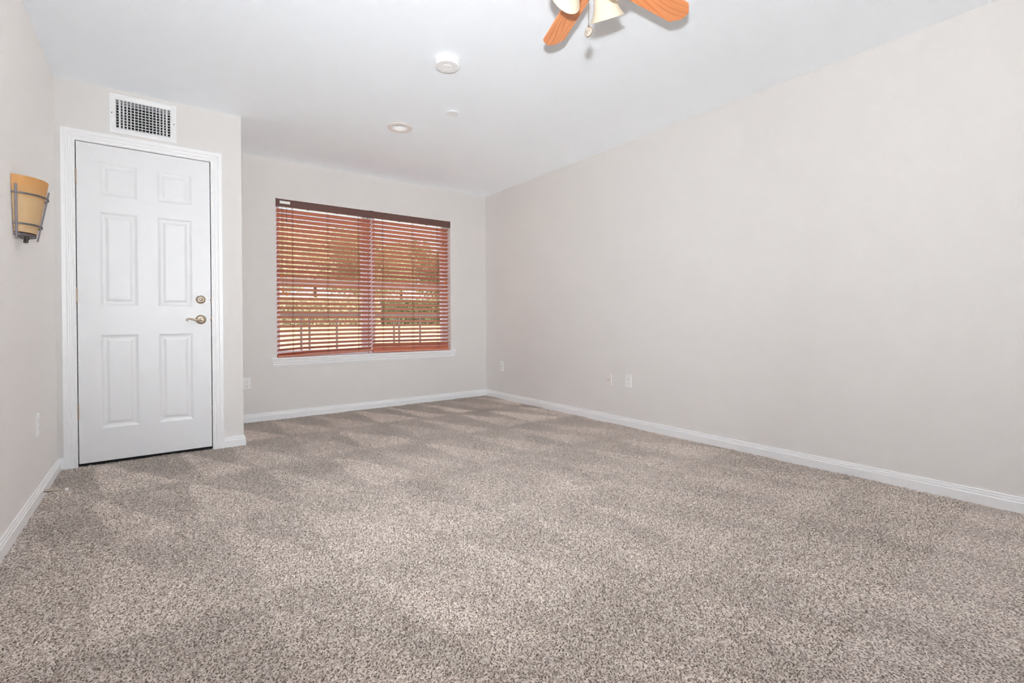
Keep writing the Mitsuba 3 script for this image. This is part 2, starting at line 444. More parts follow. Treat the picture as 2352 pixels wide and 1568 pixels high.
# lever: rose, hub, curved lever with a curled end
lv = obj("lever", lathe([(0, 0.012), (0.012, 0.012), (0.014, 0.010), (0.022, 0.0095), (0.027, 0.0065), (0.0315, 0.002), (0.0325, 0.0), (0, 0)], 48, (0, -1, 0), (-2.9704, yd, 0.9225)), "nickel", "door_1", smooth=35, label="round nickel rose of the door lever")
tt = np.linspace(0, 1, 26)
lever = [(-2.9704 - 0.078 * t, yd - 0.046 - 0.004 * math.sin(3.1 * t), 0.9225 + 0.0 - 0.004 * math.sin(math.pi * min(1, t / 0.62)) * (1 if t < 0.62 else 0) + (0.006 * math.sin((t - 0.55) / 0.45 * math.pi / 2) if t > 0.55 else 0)) for t in tt]
lx, ly, lz = lever[-1]
curl = [(lx - 0.0075 * math.sin(a), ly, lz - 0.007 + 0.007 * math.cos(a)) for a in np.linspace(0.25, 3.6, 16)]
obj("handle", cat([tube(lever + curl, np.concatenate([np.linspace(0.0095, 0.0042, len(lever)), np.linspace(0.0042, 0.0036, len(curl))]), 12),
                   lathe([(0, 0.052), (0.0075, 0.052), (0.010, 0.049), (0.011, 0.040), (0.009, 0.030), (0.0085, 0.012), (0, 0.012)], 28, (0, -1, 0), (-2.9704, yd, 0.9225))]), "nickel", lv, smooth=50)
# strike plates on the jamb
for zc in (1.063, 0.9225):
    obj("strike_plate", cat([cbx(DX1 + 0.0015, DX1 + 0.0045, -D - 0.004, -D + 0.004, zc - 0.026, zc + 0.026, 0.001), lathe([(0, .004), (0.005, .003), (0.008, 0), (0, 0)], 16, (0, -1, 0), (DX1 + 0.002, -D - 0.002, zc))]), "brass_hinge", "door_1", smooth=40)

# ---------------------------------------------------------------- window
struct("window_1", "white framed window with two sash units behind wooden blinds")
fy0, fy1 = 0.085, 0.145
def frame_bar(nm, x0, x1, z0, z1, y0=fy0, y1=fy1):
    return obj(nm, cbx(x0, x1, y0, y1, z0, z1, 0.004), "vinyl", "window_1")
frame_bar("jamb", WX0, WX0 + 0.045, WZ0, WZ1)
frame_bar("jamb", WX1 - 0.065, WX1, WZ0, WZ1)
frame_bar("mullion", -1.489, -1.4265, WZ0, WZ1)
frame_bar("mullion", -1.4215, -1.352, WZ0, WZ1)
obj("mullion_joint", bx(-1.4265, -1.4215, fy0 + 0.006, fy1, WZ0, WZ1), "dark_iron", "window_1", label="dark joint of the two window units")
for x0, x1 in ((WX0 + 0.045, -1.489), (-1.352, WX1 - 0.065)):
    frame_bar("head", x0, x1, WZ1 - 0.05, WZ1)
    frame_bar("meeting_rail", x0, x1, 1.275, 1.325, fy0 + 0.008, fy1)
    frame_bar("bottom_rail", x0, x1, WZ0, WZ0 + 0.055)
    for z0, z1 in ((WZ0 + 0.055, 1.275), (1.325, WZ1 - 0.05)):
        obj("pane", trimesh.Trimesh([[x0, 0.12, z0], [x1, 0.12, z0], [x1, 0.12, z1], [x0, 0.12, z1]], [[0, 1, 2], [0, 2, 3]]), "pane_glass", "window_1")
# sill: stool with rounded nose, apron moulding with mitred returns
SX0, SX1 = -2.372, -0.434
nose = [(-0.09, 0.0), (0.026, 0.0), (0.030, -0.003), (0.0315, -0.009), (0.030, -0.015), (0.026, -0.018), (-0.09, -0.018)]
stool = ext(Polygon([(a, b) for a, b in nose]), SX1 - SX0, ((SX0, 0, WZ0), (0, -1, 0), (0, 0, 1), (1, 0, 0)))
stool_clip = cat([ext(Polygon([(0.0005, 0), (0.026, 0.0), (0.030, -0.003), (0.0315, -0.009), (0.030, -0.015), (0.026, -0.018), (0.0005, -0.018)]), SX1 - SX0, ((SX0, 0, WZ0), (0, -1, 0), (0, 0, 1), (1, 0, 0))),
                  bx(WX0, WX1, -0.0005, 0.1, WZ0 - 0.018, WZ0)])
obj("sill", stool_clip, "trim_paint", "window_1")
ap = [(0.0, 0.0), (0.026, 0.0), (0.026, -0.008), (0.022, -0.014), (0.021, -0.028), (0.0165, -0.036), (0.0155, -0.052), (0.010, -0.058), (0.0085, -0.067), (0.0, -0.067)]
za = WZ0 - 0.018
obj("apron", sweep(ap, [((SX0 + 0.028, -0.0005, za), (-1, 0, 0), Zv), ((SX0 + 0.028, -0.0005, za), (-1, -1, 0), Zv), ((SX1 - 0.028, -0.0005, za), (1, -1, 0), Zv), ((SX1 - 0.028, -0.0005, za), (1, 0, 0), Zv)], None),
    "trim_paint", "window_1")

# ---------------------------------------------------------------- wooden blinds
PITCH_S, NS, TILT = 0.0435, 32, math.radians(25)
ZTOP = 1.950
YS = 0.036


def slat_mesh(x0, x1, z0, z1, tilt, curve=0.0):
    """one slat: crowned cross section, swept along x; z0/z1 heights of its ends; curve: sag towards x0."""
    hw, th, n = 0.0262, 0.0016, 5
    s = np.linspace(-1, 1, n)
    top = [(hw * q, th + 0.0012 * (1 - q * q)) for q in s]
    bot = [(hw * q, -th + 0.0012 * (1 - q * q)) for q in s[::-1]]
    prof = np.array(top + bot)
    c, sn = math.cos(tilt), math.sin(tilt)
    # local +a points to the room (-y); the room edge is tilted up
    A, B = prof[:, 0], prof[:, 1]
    yy = -(A * c - B * sn)
    zz = A * sn + B * c
    k = 9 if curve else 2
    v = []
    for t in np.linspace(0, 1, k):
        zc = z0 + (z1 - z0) * t - curve * max(0.0, 1 - t / 0.33) ** 1.6
        v.append(np.stack([np.full(len(A), x0 + (x1 - x0) * t), YS + yy, zc + zz], 1))
    m = len(A)
    v = np.vstack(v)
    f = []
    for i in range(k - 1):
        for j in range(m):
            j2 = (j + 1) % m
            a, b, c_, d = i * m + j, i * m + j2, (i + 1) * m + j2, (i + 1) * m + j
            f += [(a, c_, b), (a, d, c_)]
    for i, flip in ((0, False), (k - 1, True)):
        for j in range(1, m - 1):
            t3 = (i * m, i * m + j, i * m + j + 1)
            f.append(t3[::-1] if flip else t3)
    me = trimesh.Trimesh(v, f, process=False)
    me.fix_normals()
    return me


def acorn(x, y, z):
    return lathe([(0, 0.017), (0.0035, 0.017), (0.0045, 0.010), (0.0062, 0.004), (0.0072, -0.006), (0.0066, -0.014), (0.004, -0.018), (0, -0.018)], 16, None, (x, y, z))


def blind(x0, x1, lz0, lz1, label, lad, lift, tilt_cords, sag):
    b = thing("window_blind", label, "blind", "wooden blinds in the window")
    obj("headrail", cbx(x0 + 0.006, x1 - 0.006, 0.0135, 0.062, 2.000, 2.043, 0.002), "white_metal", b, label="white metal headrail")
    # the ladder braces hang between the headrail and the first slat
    nn = NS
    zl_last, zr_last = lz0 + 0.024, lz1 + 0.024
    for i in range(nn):
        z = ZTOP - i * PITCH_S
        # near the bottom the end heights run into the bottom rail's slope
        fr = max(0.0, (i - (nn - 7)) / 6.0)
        dl = (zl_last - (ZTOP - (nn - 1) * PITCH_S)) * fr ** 1.2
        dr_ = (zr_last - (ZTOP - (nn - 1) * PITCH_S)) * fr ** 1.2
        jit = (rng.random() - 0.5) * math.radians(2.0)
        w = math.radians(0)
        if i >= nn - 2 and not sag:
            w = math.radians(18 if i == nn - 2 else 30)
        if i == 1 and sag:
            w = math.radians(5)
        obj("slat", slat_mesh(x0 + 0.001 * rng.random(), x1 - 0.001 * rng.random(), z + dl, z + dr_, TILT + jit + w, 0.010 * min(1, max(0, (i - 24) / 4)) * sag), "slat_wood", b, smooth=35)
    # bottom rail, resting askew
    br = cbx(x0, x1, YS - 0.024, YS + 0.024, -0.009, 0.009, 0.003)
    v = br.vertices.copy()
    t = (v[:, 0] - x0) / (x1 - x0)
    v[:, 2] += lz0 + (lz1 - lz0) * t
    br.vertices = v
    obj("bottom_rail", br, "slat_wood", b)
    for lx in lad:
        t = (lx - x0) / (x1 - x0)
        zb = lz0 + (lz1 - lz0) * t
        parts = [tube([(lx + 0.006, YS - 0.0235, 2.01), (lx + 0.006, YS - 0.0235, zb)], 0.0007, 5), tube([(lx + 0.006, YS + 0.0235, 2.01), (lx + 0.006, YS + 0.0235, zb)], 0.0007, 5),
                 tube([(lx - 0.006, YS - 0.0235, 2.01), (lx - 0.006, YS - 0.0235, zb)], 0.0007, 5), tube([(lx, YS, 2.01), (lx, YS, zb)], 0.0009, 5)]
        for i in range(nn):
            z = ZTOP - i * PITCH_S - 0.0035
            c, s = math.cos(TILT) * 0.0235, math.sin(TILT) * 0.0235
            parts.append(tube([(lx + 0.006, YS - c, z + s), (lx + 0.006, YS + c, z - s)], 0.0006, 4))
        obj("ladder_cord", cat(parts), "cord", b)
    for (lx, zt) in lift:
        obj("lift_cord", tube([(lx + 0.004 * math.sin(k), 0.0105, z) for k, z in enumerate(np.linspace(2.009, zt + 0.016, 6))], 0.0009, 5), "cord", b)
        obj("tassel", acorn(lx + 0.004 * math.sin(5), 0.0045, zt), "tassel_wood", b, smooth=40, label="turned wooden cord tassel")
    for (lx, zt) in tilt_cords:
        c = obj("tilt_cord", cat([tube([(lx, 0.0105, 2.009), (lx, 0.0105, zt)], 0.0009, 5)]), "cord", b)
        obj("cord_end", lathe([(0, 0.008), (0.004, 0.006), (0.0055, 0), (0.004, -0.006), (0, -0.008)], 12, None, (lx, 0.0075, zt)), "pewter", c, smooth=50)
    return b


blind(-2.315, -1.414, 0.5815, 0.604, "left of the two reddish brown wooden blinds, its bottom rail hanging askew above the sill",
      (-2.178, -1.855, -1.548), ((-2.277, 1.3355), (-2.266, 1.1975), (-2.231, 1.166)), ((-2.235, 1.862),), 1)
blind(-1.402, -0.502, 0.590, 0.5815, "right of the two reddish brown wooden blinds, closing flush on the sill beside the corner",
      (-1.288, -0.945, -0.640), ((-0.545, 1.360), (-0.530, 1.175)), ((-0.575, 1.79),), 0)
va = thing("blind_valance", "dark brown wooden valance across the top of the window blinds", "valance")
vprof = [(0.004, 0), (0.014, 0.0), (0.0155, 0.004), (0.0155, 0.058), (0.0125, 0.063), (0.0125, 0.068), (0.010, 0.0705), (0.004, 0.0705)]
obj("board", sweep(vprof, [((WX0 + 0.002, 0.012, 1.981), (0, -1, 0), Zv), ((WX1 - 0.002, 0.012, 1.981), (0, -1, 0), Zv)], None), "valance_brown", va)
obj("end_cap", cbx(WX0 + 0.001, WX0 + 0.018, -0.006, 0.0085, 1.979, 2.0515, 0.001), "valance_brown", va)
obj("end_cap", cbx(WX1 - 0.018, WX1 - 0.001, -0.006, 0.0085, 1.979, 2.0515, 0.001), "valance_brown", va)
obj("clip", cbx(-1.445, -1.395, -0.0055, 0.004, 2.045, 2.053, 0.001), "dark_iron", va, label="dark clip on the top edge")
for x in (-2.05, -1.78, -1.12, -0.80):
    obj("clip", cbx(x, x + 0.018, -0.005, 0.009, 1.976, 1.984, 0.001), "valance_brown", va)
st = obj("sticker", cbx(-2.293, -2.203, -0.0052, -0.003, 2.008, 2.033, 0.0003), "label_paper", va, label="white rectangular sticker")

# ---------------------------------------------------------------- air register above the door
vt = thing("air_vent", "white metal air register with a grid of slots above the door", "air vent")
VX0, VX1, VZ0, VZ1 = -3.456, -3.101, 2.129, 2.3815
IX0, IX1, IZ0, IZ1 = -3.421, -3.136, 2.164, 2.349
# face frame with a stamped bevel
vp = [(0.0, 0.0), (0.0, 0.0085), (0.003, 0.0105), (0.012, 0.0115), (0.030, 0.0085), (0.035, 0.0045), (0.035, 0.0)]
v_in = lambda x, z, A: ((x, -D, z), A, (0, -1, 0))
fr = sweep([(a, b) for a, b in vp], [v_in(VX0, VZ0, (1, 0, 1)), v_in(VX1, VZ0, (-1, 0, 1)), v_in(VX1, VZ1, (-1, 0, -1)), v_in(VX0, VZ1, (1, 0, -1)), v_in(VX0, VZ0, (1, 0, 1))], None)
obj("frame", fr, "white_metal", vt)
dz_ = 0.10
duct = []
for (x0, x1, z0, z1) in ((IX0 - 0.003, IX0 - 0.001, IZ0 - 0.003, IZ1 + 0.003), (IX1 + 0.001, IX1 + 0.003, IZ0 - 0.003, IZ1 + 0.003), (IX0 - 0.003, IX1 + 0.003, IZ1 + 0.001, IZ1 + 0.003), (IX0 - 0.003, IX1 + 0.003, IZ0 - 0.003, IZ0 - 0.001)):
    duct.append(bx(x0, x1, -D, -D + dz_, z0, z1))
obj("duct", cat(duct), "sheet_metal", vt, label="grey sheet metal duct")
obj("duct_back", bx(IX0 - 0.003, IX1 + 0.003, -D + dz_ - 0.002, -D + dz_, IZ0 - 0.003, IZ1 + 0.003), "dark_void", vt, label="black back panel standing in for the dark depth of the duct")  # black panel in place of the shade of a deeper duct
nv, nh = 14, 10
for i in range(nv):
    t = (i + 1) / (nv + 1)
    k = (t - 0.5) * 2
    m = cbx(-0.0018, 0.0018, -0.007, 0.007, IZ0 - 0.003, IZ1 + 0.003, 0.0006)
    m.apply_transform(trimesh.transformations.rotation_matrix(0.95 * k * k * (1 if k > 0 else -1), (0, 0, 1)))
    m.apply_translation((IX0 + (IX1 - IX0) * t, -D - 0.0005, 0))
    obj("vertical_vane", m, "white_metal", vt)
for j in range(nh):
    z = IZ0 + (IZ1 - IZ0) * (j + 0.45) / nh
    m = cbx(IX0 - 0.0009, IX1 + 0.0009, -0.006, 0.006, -0.0013, 0.0013, 0.0005)
    m.apply_transform(trimesh.transformations.rotation_matrix(math.radians(-8), (1, 0, 0)))
    m.apply_translation((0, -D + 0.0155, z))
    obj("horizontal_vane", m, "white_metal", vt)
for x in (VX0 + 0.014, VX1 - 0.014):
    obj("screw", lathe([(0, 0.0024), (0.002, 0.0022), (0.0034, 0.0008), (0.0036, 0), (0, 0)], 14, (0, -1, 0), (x, -D - 0.0108, 2.255)), "pewter", vt, smooth=40)

# ---------------------------------------------------------------- wall plates
def wall_frame(kind, c):
    """maps local (u right, v up, w out of the wall) to world."""
    x, y, z = c
    if kind == "right":
        return lambda u, v, w: (x - w, y - u, z + v)
    if kind == "left":
        return lambda u, v, w: (x + w, y + u, z + v)
    return lambda u, v, w: (x + u, y - w, z + v)


def mapm(m, fn):
    V = m.vertices
    m = m.copy()
    m.vertices = np.stack(fn(V[:, 0], V[:, 1], V[:, 2]), 1)
    m.fix_normals()
    return m


def plate_mesh():
    w, h = 0.035, 0.0572
    pts = []
    for (iw, ih, z) in ((w, h, 0.0), (w, h, 0.0022), (w - 0.004, h - 0.004, 0.0056)):
        for sx in (-1, 1):
            for sy in (-1, 1):
                pts.append((sx * iw, sy * ih, z))
    return trimesh.convex.convex_hull(np.array(pts))


def outlet(where, c, label, mt="white_plastic", group=None):
    o = thing("wall_outlet", label, "outlet", group)
    fn = wall_frame(where, c)
    obj("plate", mapm(plate_mesh(), fn), mt, o)
    for sv in (1, -1):
        rec = Polygon([(0.0172 * math.cos(a), max(-0.0128, min(0.0128, 0.0172 * math.sin(a)))) for a in np.linspace(0, 2 * math.pi, 40, endpoint=False)])
        r = trimesh.creation.extrude_polygon(rec, 0.0022, engine="earcut")
        r.apply_translation((0, sv * 0.0195, 0.0054))
        rr = obj("receptacle", mapm(r, fn), mt, o)
        sl = [bx(-0.0066, -0.0052, sv * 0.0195 - 0.001, sv * 0.0195 + 0.007, 0.0072, 0.0078), bx(0.0052, 0.0066, sv * 0.0195 - 0.0005, sv * 0.0195 + 0.0065, 0.0072, 0.0078),
              lathe([(0, 0.0006), (0.0026, 0.0006), (0.0026, 0), (0, 0)], 14, None, (0, sv * 0.0195 - 0.0065, 0.0072))]
        obj("slots", mapm(cat(sl), fn), "dark_iron", rr, label="dark plug slots")
    obj("screw", mapm(lathe([(0, 0.0016), (0.0018, 0.0013), (0.0028, 0), (0, 0)], 12, None, (0, 0, 0.0056)), fn), "white_metal", o)
    return o


outlet("right", (0.0, -2.1925, 0.3832), "white duplex outlet on the right wall, beside the beige cable plate")
outlet("back", (-2.576, 0.0, 0.349), "white duplex outlet half hidden by the corner, left of the window")
outlet("left", (XL, -1.488, 0.386), "white duplex outlet on the left wall near the door")
# cable plate (painted like the wall) and the small plate by the corner
o = thing("cable_plate", "beige cable plate on the right wall, left of the white outlet", "wall plate")
fn = wall_frame("right", (0.0, -1.9725, 0.377))
obj("plate", mapm(plate_mesh(), fn), "almond_plastic", o)
obj("connector", mapm(lathe([(0, 0.0075), (0.0022, 0.0075), (0.0022, 0.006), (0.0047, 0.006), (0.0047, 0), (0, 0)], 6, None, (0, 0, 0.0056)), fn), "nickel", o, label="metal coaxial connector")
for sv in (1, -1):
    obj("screw", mapm(lathe([(0, 0.0016), (0.0018, 0.0013), (0.0028, 0), (0, 0)], 12, None, (0, sv * 0.0415, 0.0056)), fn), "almond_plastic", o)
o = thing("phone_plate", "off white phone jack plate low on the right wall near the corner", "wall plate")
fn = wall_frame("right", (0.0, -0.336, 0.374))
obj("plate", mapm(plate_mesh(), fn), "white_plastic", o)
obj("jack", mapm(cat([bx(-0.0085, 0.0085, -0.009, 0.009, 0.0054, 0.0072)]), fn), "white_plastic", o)
obj("socket", mapm(cat([bx(-0.005, 0.005, -0.006, 0.004, 0.0071, 0.0076)]), fn), "pewter", o, label="dark jack opening")
for sv in (1, -1):
    obj("screw", mapm(lathe([(0, 0.0016), (0.0018, 0.0013), (0.0028, 0), (0, 0)], 12, None, (0, sv * 0.0415, 0.0056)), fn), "white_plastic", o)

# ---------------------------------------------------------------- door stop on the left baseboard
ds = thing("door_stop", "bronze rigid door stop with white rubber tip on the left baseboard", "door stop")
sy, sz = -1.47, 0.041
dirs = np.array([1.0, 0.03, -0.12])
dirs /= np.linalg.norm(dirs)
o0 = np.array([XL + 0.0135, sy, sz])
obj("base", lathe([(0, 0.006), (0.006, 0.006), (0.0085, 0.003), (0.009, 0), (0, 0)], 20, dirs, o0), "white_metal", ds, smooth=40)
obj("rod", lathe([(0.0, 0.088), (0.0036, 0.088), (0.0040, 0.04), (0.0075, 0.006), (0.0, 0.006)], 16, dirs, o0), "aged_nickel", ds, smooth=40)
obj("tip", lathe([(0, 0.101), (0.006, 0.1005), (0.0085, 0.097), (0.0085, 0.089), (0.006, 0.086), (0, 0.086)], 20, dirs, o0), "rubber_white", ds, smooth=40, label="white rubber tip")

# ---------------------------------------------------------------- wall sconce
sc = thing("wall_sconce", "amber glass half cone wall sconce in a pewter cage on the left wall", "wall lamp")
SCY = -1.866


def half_cone(zz, ww, dd, n=24, thick=0.004):
    """half elliptical shell open at the top: ww half width along the wall, dd depth, at heights zz."""
    th = np.linspace(0, math.pi, n)
    outer, inner = [], []
    for z, w, d in zip(zz, ww, dd):
        outer.append(np.stack([XL + 0.002 + d * np.sin(th), SCY - w * np.cos(th), np.full(n, z)], 1))
        inner.append(np.stack([XL + 0.002 + (d - thick) * np.sin(th), SCY - (w - thick) * np.cos(th), np.full(n, z)], 1))
    k = len(zz)
    rings = outer + inner[::-1]
    v = np.vstack(rings)
    f = []
    for i in range(2 * k):
        i2 = (i + 1) % (2 * k)
        for j in range(n - 1):
            a, b, c, d = i * n + j, i * n + j + 1, i2 * n + j + 1, i2 * n + j
            f += [(a, b, c), (a, c, d)]
    m = trimesh.Trimesh(v, f, process=False)
    m.fix_normals()
    return m


ZT, ZB_ = 1.537, 1.300
zs = np.linspace(ZB_, ZT, 10)
tz = (zs - ZB_) / (ZT - ZB_)
wd = 0.078 + 0.042 * tz ** 0.9
dp = 0.060 + 0.040 * tz ** 0.9
obj("shade", half_cone(zs, wd, dp), "amber_glass", sc, smooth=40, label="amber glass shade")


def arc(z, w, d, n=25, a0=0.0, a1=math.pi):
    return [(XL + 0.002 + d * math.sin(t), SCY - w * math.cos(t), z) for t in np.linspace(a0, a1, n)]


def band(z, w, d, hz=0.0035, tk=0.0035):
    pts = np.array(arc(z, w, d))
    o = np.array(arc(z, w + tk, d + tk))
    v, f = [], []
    for k in range(len(pts)):
        v += [pts[k] + (0, 0, -hz), o[k] + (0, 0, -hz), o[k] + (0, 0, hz), pts[k] + (0, 0, hz)]
        if k:
            for j in range(4):
                j2 = (j + 1) % 4
                a, b, c, d_ = (k - 1) * 4 + j, (k - 1) * 4 + j2, k * 4 + j2, k * 4 + j
                f += [(a, b, c), (a, c, d_)]
    n = len(pts) * 4
    f += [(0, 2, 1), (0, 3, 2), (n - 4, n - 3, n - 2), (n - 4, n - 2, n - 1)]
    m = trimesh.Trimesh(np.array(v), f, process=False)
    m.fix_normals()
    return m


def prof_at(z):
    t = max(0.0, (z - ZB_) / (ZT - ZB_))
    return 0.078 + 0.042 * t ** 0.9, 0.060 + 0.040 * t ** 0.9


for z in (1.462, 1.334):
    w, d = prof_at(z)
    obj("ring", band(z, w + 0.009, d + 0.009), "pewter", sc, label="curved pewter band")
for a in (0.14, math.pi / 2 + 0.10, math.pi - 0.14):
    p = []
    for z in (1.270, 1.34, 1.42, 1.498):
        w, d = prof_at(z)
        if z < ZB_:
            w, d = 0.073, 0.055
        w, d = w + 0.0065, d + 0.0065
        p.append((XL + 0.002 + d * math.sin(a), SCY - w * math.cos(a), z))
    p = np.array(p)
    # straight flat bar between the end points
    q0, q1 = p[0], p[-1]
    ax = (q1 - q0) / np.linalg.norm(q1 - q0)
    L = np.linalg.norm(q1 - q0)
    bar = cbx(-0.0045, 0.0045, -0.003, 0.003, 0, L, 0.0008)
    side = np.array([math.sin(a) * 0.0 - math.cos(a) * -0.0, 0, 0])
    nrm = np.array([math.sin(a), -math.cos(a), 0.0])
    nrm -= ax * (nrm @ ax)
    nrm /= np.linalg.norm(nrm)
    tan = np.cross(nrm, ax)
    M = np.eye(4)
    M[:3, 0], M[:3, 1], M[:3, 2], M[:3, 3] = tan, nrm, ax, q0
    bar.apply_transform(M)
    obj("bar", bar, "pewter", sc, label="straight pewter bar")
n = 20
th = np.linspace(0, math.pi, n)
cup = Polygon([(0.0595 * math.sin(t), -0.076 * math.cos(t)) for t in th])
obj("base_tray", ext(cup, 0.010, ((XL + 0.001, SCY, 1.286), (1, 0, 0), (0, 1, 0), (0, 0, 1))), "pewter", sc, label="half round pewter tray under the glass")
obj("backplate", cbx(XL, XL + 0.008, SCY - 0.05, SCY + 0.05, 1.30, 1.42, 0.002), "pewter", sc)
obj("finial", cat([lathe([(0, 0.0), (0.0085, 0.0), (0.0085, -0.010), (0.005, -0.014), (0.005, -0.024), (0.0, -0.026)], 16, None, (XL + 0.03, SCY, 1.286))]), "dark_iron", sc, smooth=40, label="dark finial knob")

# ---------------------------------------------------------------- ceiling fittings
sm = thing("smoke_detector", "round white smoke detector on the ceiling near the fan", "smoke detector")
SMX, SMY = -1.8575, -2.425
obj("base", lathe([(0, 0.0), (0.0705, 0.0), (0.0705, -0.006), (0.069, -0.008), (0, -0.008)], 64, None, (SMX, SMY, H)), "white_plastic", sm, smooth=35)
obj("body", lathe([(0, -0.008), (0.067, -0.008), (0.0672, -0.016), (0.0662, -0.017), (0.0662, -0.031), (0.0680, -0.032), (0.0680, -0.037), (0.0655, -0.0405), (0.030, -0.0415), (0.0285, -0.0395), (0.0265, -0.0395), (0.0250, -0.0425), (0, -0.0425)], 64, None, (SMX, SMY, H)), "white_plastic", sm, smooth=35)
slots = []
for k in range(14):
    a0 = 2 * math.pi * k / 14
    aa = np.linspace(a0 + 0.05, a0 + 2 * math.pi / 14 - 0.05, 6)
    poly = Polygon([(0.0668 * math.cos(a), 0.0668 * math.sin(a)) for a in aa] + [(0.0655 * math.cos(a), 0.0655 * math.sin(a)) for a in aa[::-1]])
    obj("slot", ext(poly, 0.009, ((SMX, SMY, H - 0.0285), (1, 0, 0), (0, 1, 0), (0, 0, 1))), "almond_plastic", sm)

cp = thing("sprinkler_cover", "small flat white cover disc on the ceiling beside the recessed light", "ceiling cover")
obj("disc", lathe([(0, -0.003), (0.028, -0.003), (0.028, -0.005), (0.0405, -0.006), (0.0425, -0.0085), (0.041, -0.011), (0, -0.0115)], 48, None, (-1.4885, -1.836, H)), "white_metal", cp, smooth=35)
obj("cup", lathe([(0, 0.0), (0.030, 0.0), (0.030, -0.004), (0, -0.004)], 40, None, (-1.4885, -1.836, H)), "white_metal", cp, smooth=35)

dl = thing("recessed_light", "round recessed ceiling light with a white trim ring", "ceiling light")
obj("trim_ring", lathe([(0.060, 0.002), (0.0965, 0.0), (0.0965, -0.002), (0.094, -0.005), (0.064, -0.0065), (0.0595, -0.004), (0.058, 0.004), (0.060, 0.002)], 64, None, (CANX, CANY, H)), "almond_plastic", dl, smooth=35)
obj("baffle", lathe([(0.0590, 0.0), (0.056, 0.03), (0.050, 0.065), (0.050, 0.0655), (0.0565, 0.03), (0.0595, 0.0), (0.0590, 0.0)], 48, None, (CANX, CANY, H)), "white_metal", dl, smooth=35)
bulb = obj("lamp_lens", lathe([(0, 0.050), (0.030, 0.052), (0.046, 0.058), (0.051, 0.066), (0, 0.067)], 40, None, (CANX, CANY, H)), "frosted_glass", dl, smooth=35)

# ---------------------------------------------------------------- ceiling fan
fn_ = thing("ceiling_fan", "ceiling fan with orange oak blades, white glass shades and a pull chain", "ceiling fan")
FX, FY, FZ = -1.94, -3.68, H - 0.25
obj("canopy", lathe([(0, 0), (0.072, 0), (0.072, -0.012), (0.060, -0.035), (0.050, -0.05), (0, -0.05)], 48, None, (FX, FY, H)), "fan_metal", fn_, smooth=35)
obj("motor_housing", lathe([(0, -0.05), (0.055, -0.05), (0.085, -0.075), (0.105, -0.11), (0.108, -0.165), (0.098, -0.205), (0.078, -0.222), (0.074, -0.262), (0.060, -0.275), (0.040, -0.285), (0, -0.285)], 56, None, (FX, FY, H)), "fan_metal", fn_, smooth=35)
BR = 0.492


def blade_mesh():
    # outline in (u along, v across), tip chamfered and rounded
    w = 0.051
    core = Polygon([(0.150, -0.040), (0.165, -w * 0.92), (BR - 0.045, -w), (BR - 0.006, -w * 0.42), (BR, 0.0), (BR - 0.006, w * 0.42), (BR - 0.040, w), (0.165, w * 0.92), (0.150, 0.040)])
    core = core.buffer(-0.010).buffer(0.010, quad_segs=6)
    m = trimesh.creation.extrude_polygon(core, 0.006, engine="earcut")
    m.apply_translation((0, 0, -0.003))
    return m


def blade_iron():
    pl = Polygon([(0.075, -0.012), (0.13, -0.012), (0.165, -0.032), (0.20, -0.034), (0.225, -0.015), (0.232, 0.0), (0.225, 0.015), (0.20, 0.034), (0.165, 0.032), (0.13, 0.012), (0.075, 0.012)])
    m = trimesh.creation.extrude_polygon(pl, 0.004, engine="earcut")
    m.apply_translation((0, 0, 0.0032))
    return m


bm, bi = blade_mesh(), blade_iron()
for k in range(5):
    ang = math.radians(69 - 72 * k)
    tf = trimesh.transformations.translation_matrix((FX, FY, FZ)) @ trimesh.transformations.rotation_matrix(ang, (0, 0, 1)) @ trimesh.transformations.rotation_matrix(math.radians(-10), (1, 0, 0))
    b = bm.copy()
    uvs = b.vertices[:, :2].copy() + (0.37 * k, 0.21 * k)
    b.apply_transform(tf)
    kb = obj("blade", b, "blade_wood", fn_, uv=uvs, label="orange oak blade with chamfered tip")
    i2 = bi.copy()
    i2.apply_transform(tf)
    obj("blade_iron", i2, "fan_metal", kb)
# light kit with three bell shades
for k, az in enumerate((27, 147, 267)):
    a = math.radians(az)
    out = np.array([math.cos(a), math.sin(a), 0])
    tl = math.radians(35)
    axis = out * math.sin(tl) + np.array([0, 0, -1]) * math.cos(tl)
    rim = np.array([FX, FY, H - 0.361]) + out * 0.122
    nk = rim - axis * 0.122
    prof = [(0.026, 0.0), (0.029, 0.012), (0.035, 0.035), (0.041, 0.060), (0.046, 0.085), (0.053, 0.105), (0.063, 0.120), (0.0650, 0.122),
            (0.0630, 0.1225), (0.0510, 0.106), (0.0445, 0.086), (0.0385, 0.061), (0.0325, 0.036), (0.026, 0.014), (0.023, 0.0), (0.026, 0.0)]
    ks = obj("lamp_shade", lathe(prof, 48, axis, nk), "shade_glass", fn_, smooth=40, label="white frosted glass bell shade")
    obj("fitter", lathe([(0, -0.028), (0.014, -0.028), (0.020, -0.018), (0.029, -0.010), (0.030, 0.004), (0.0, 0.004)], 32, axis, nk), "fan_metal", ks, smooth=40)
    kb = obj("bulb", lathe([(0, 0.082), (0.012, 0.079), (0.021, 0.068), (0.023, 0.056), (0.018, 0.040), (0.012, 0.024), (0.011, 0.004), (0, 0.004)], 24, axis, nk), "white_plastic", ks, smooth=40, label="glowing bulb")
    scene[kb]["emitter"] = {"type": "area", "radiance": rgb(LAMP_RADIANCE, LAMP_RADIANCE * 0.88, LAMP_RADIANCE * 0.66)}
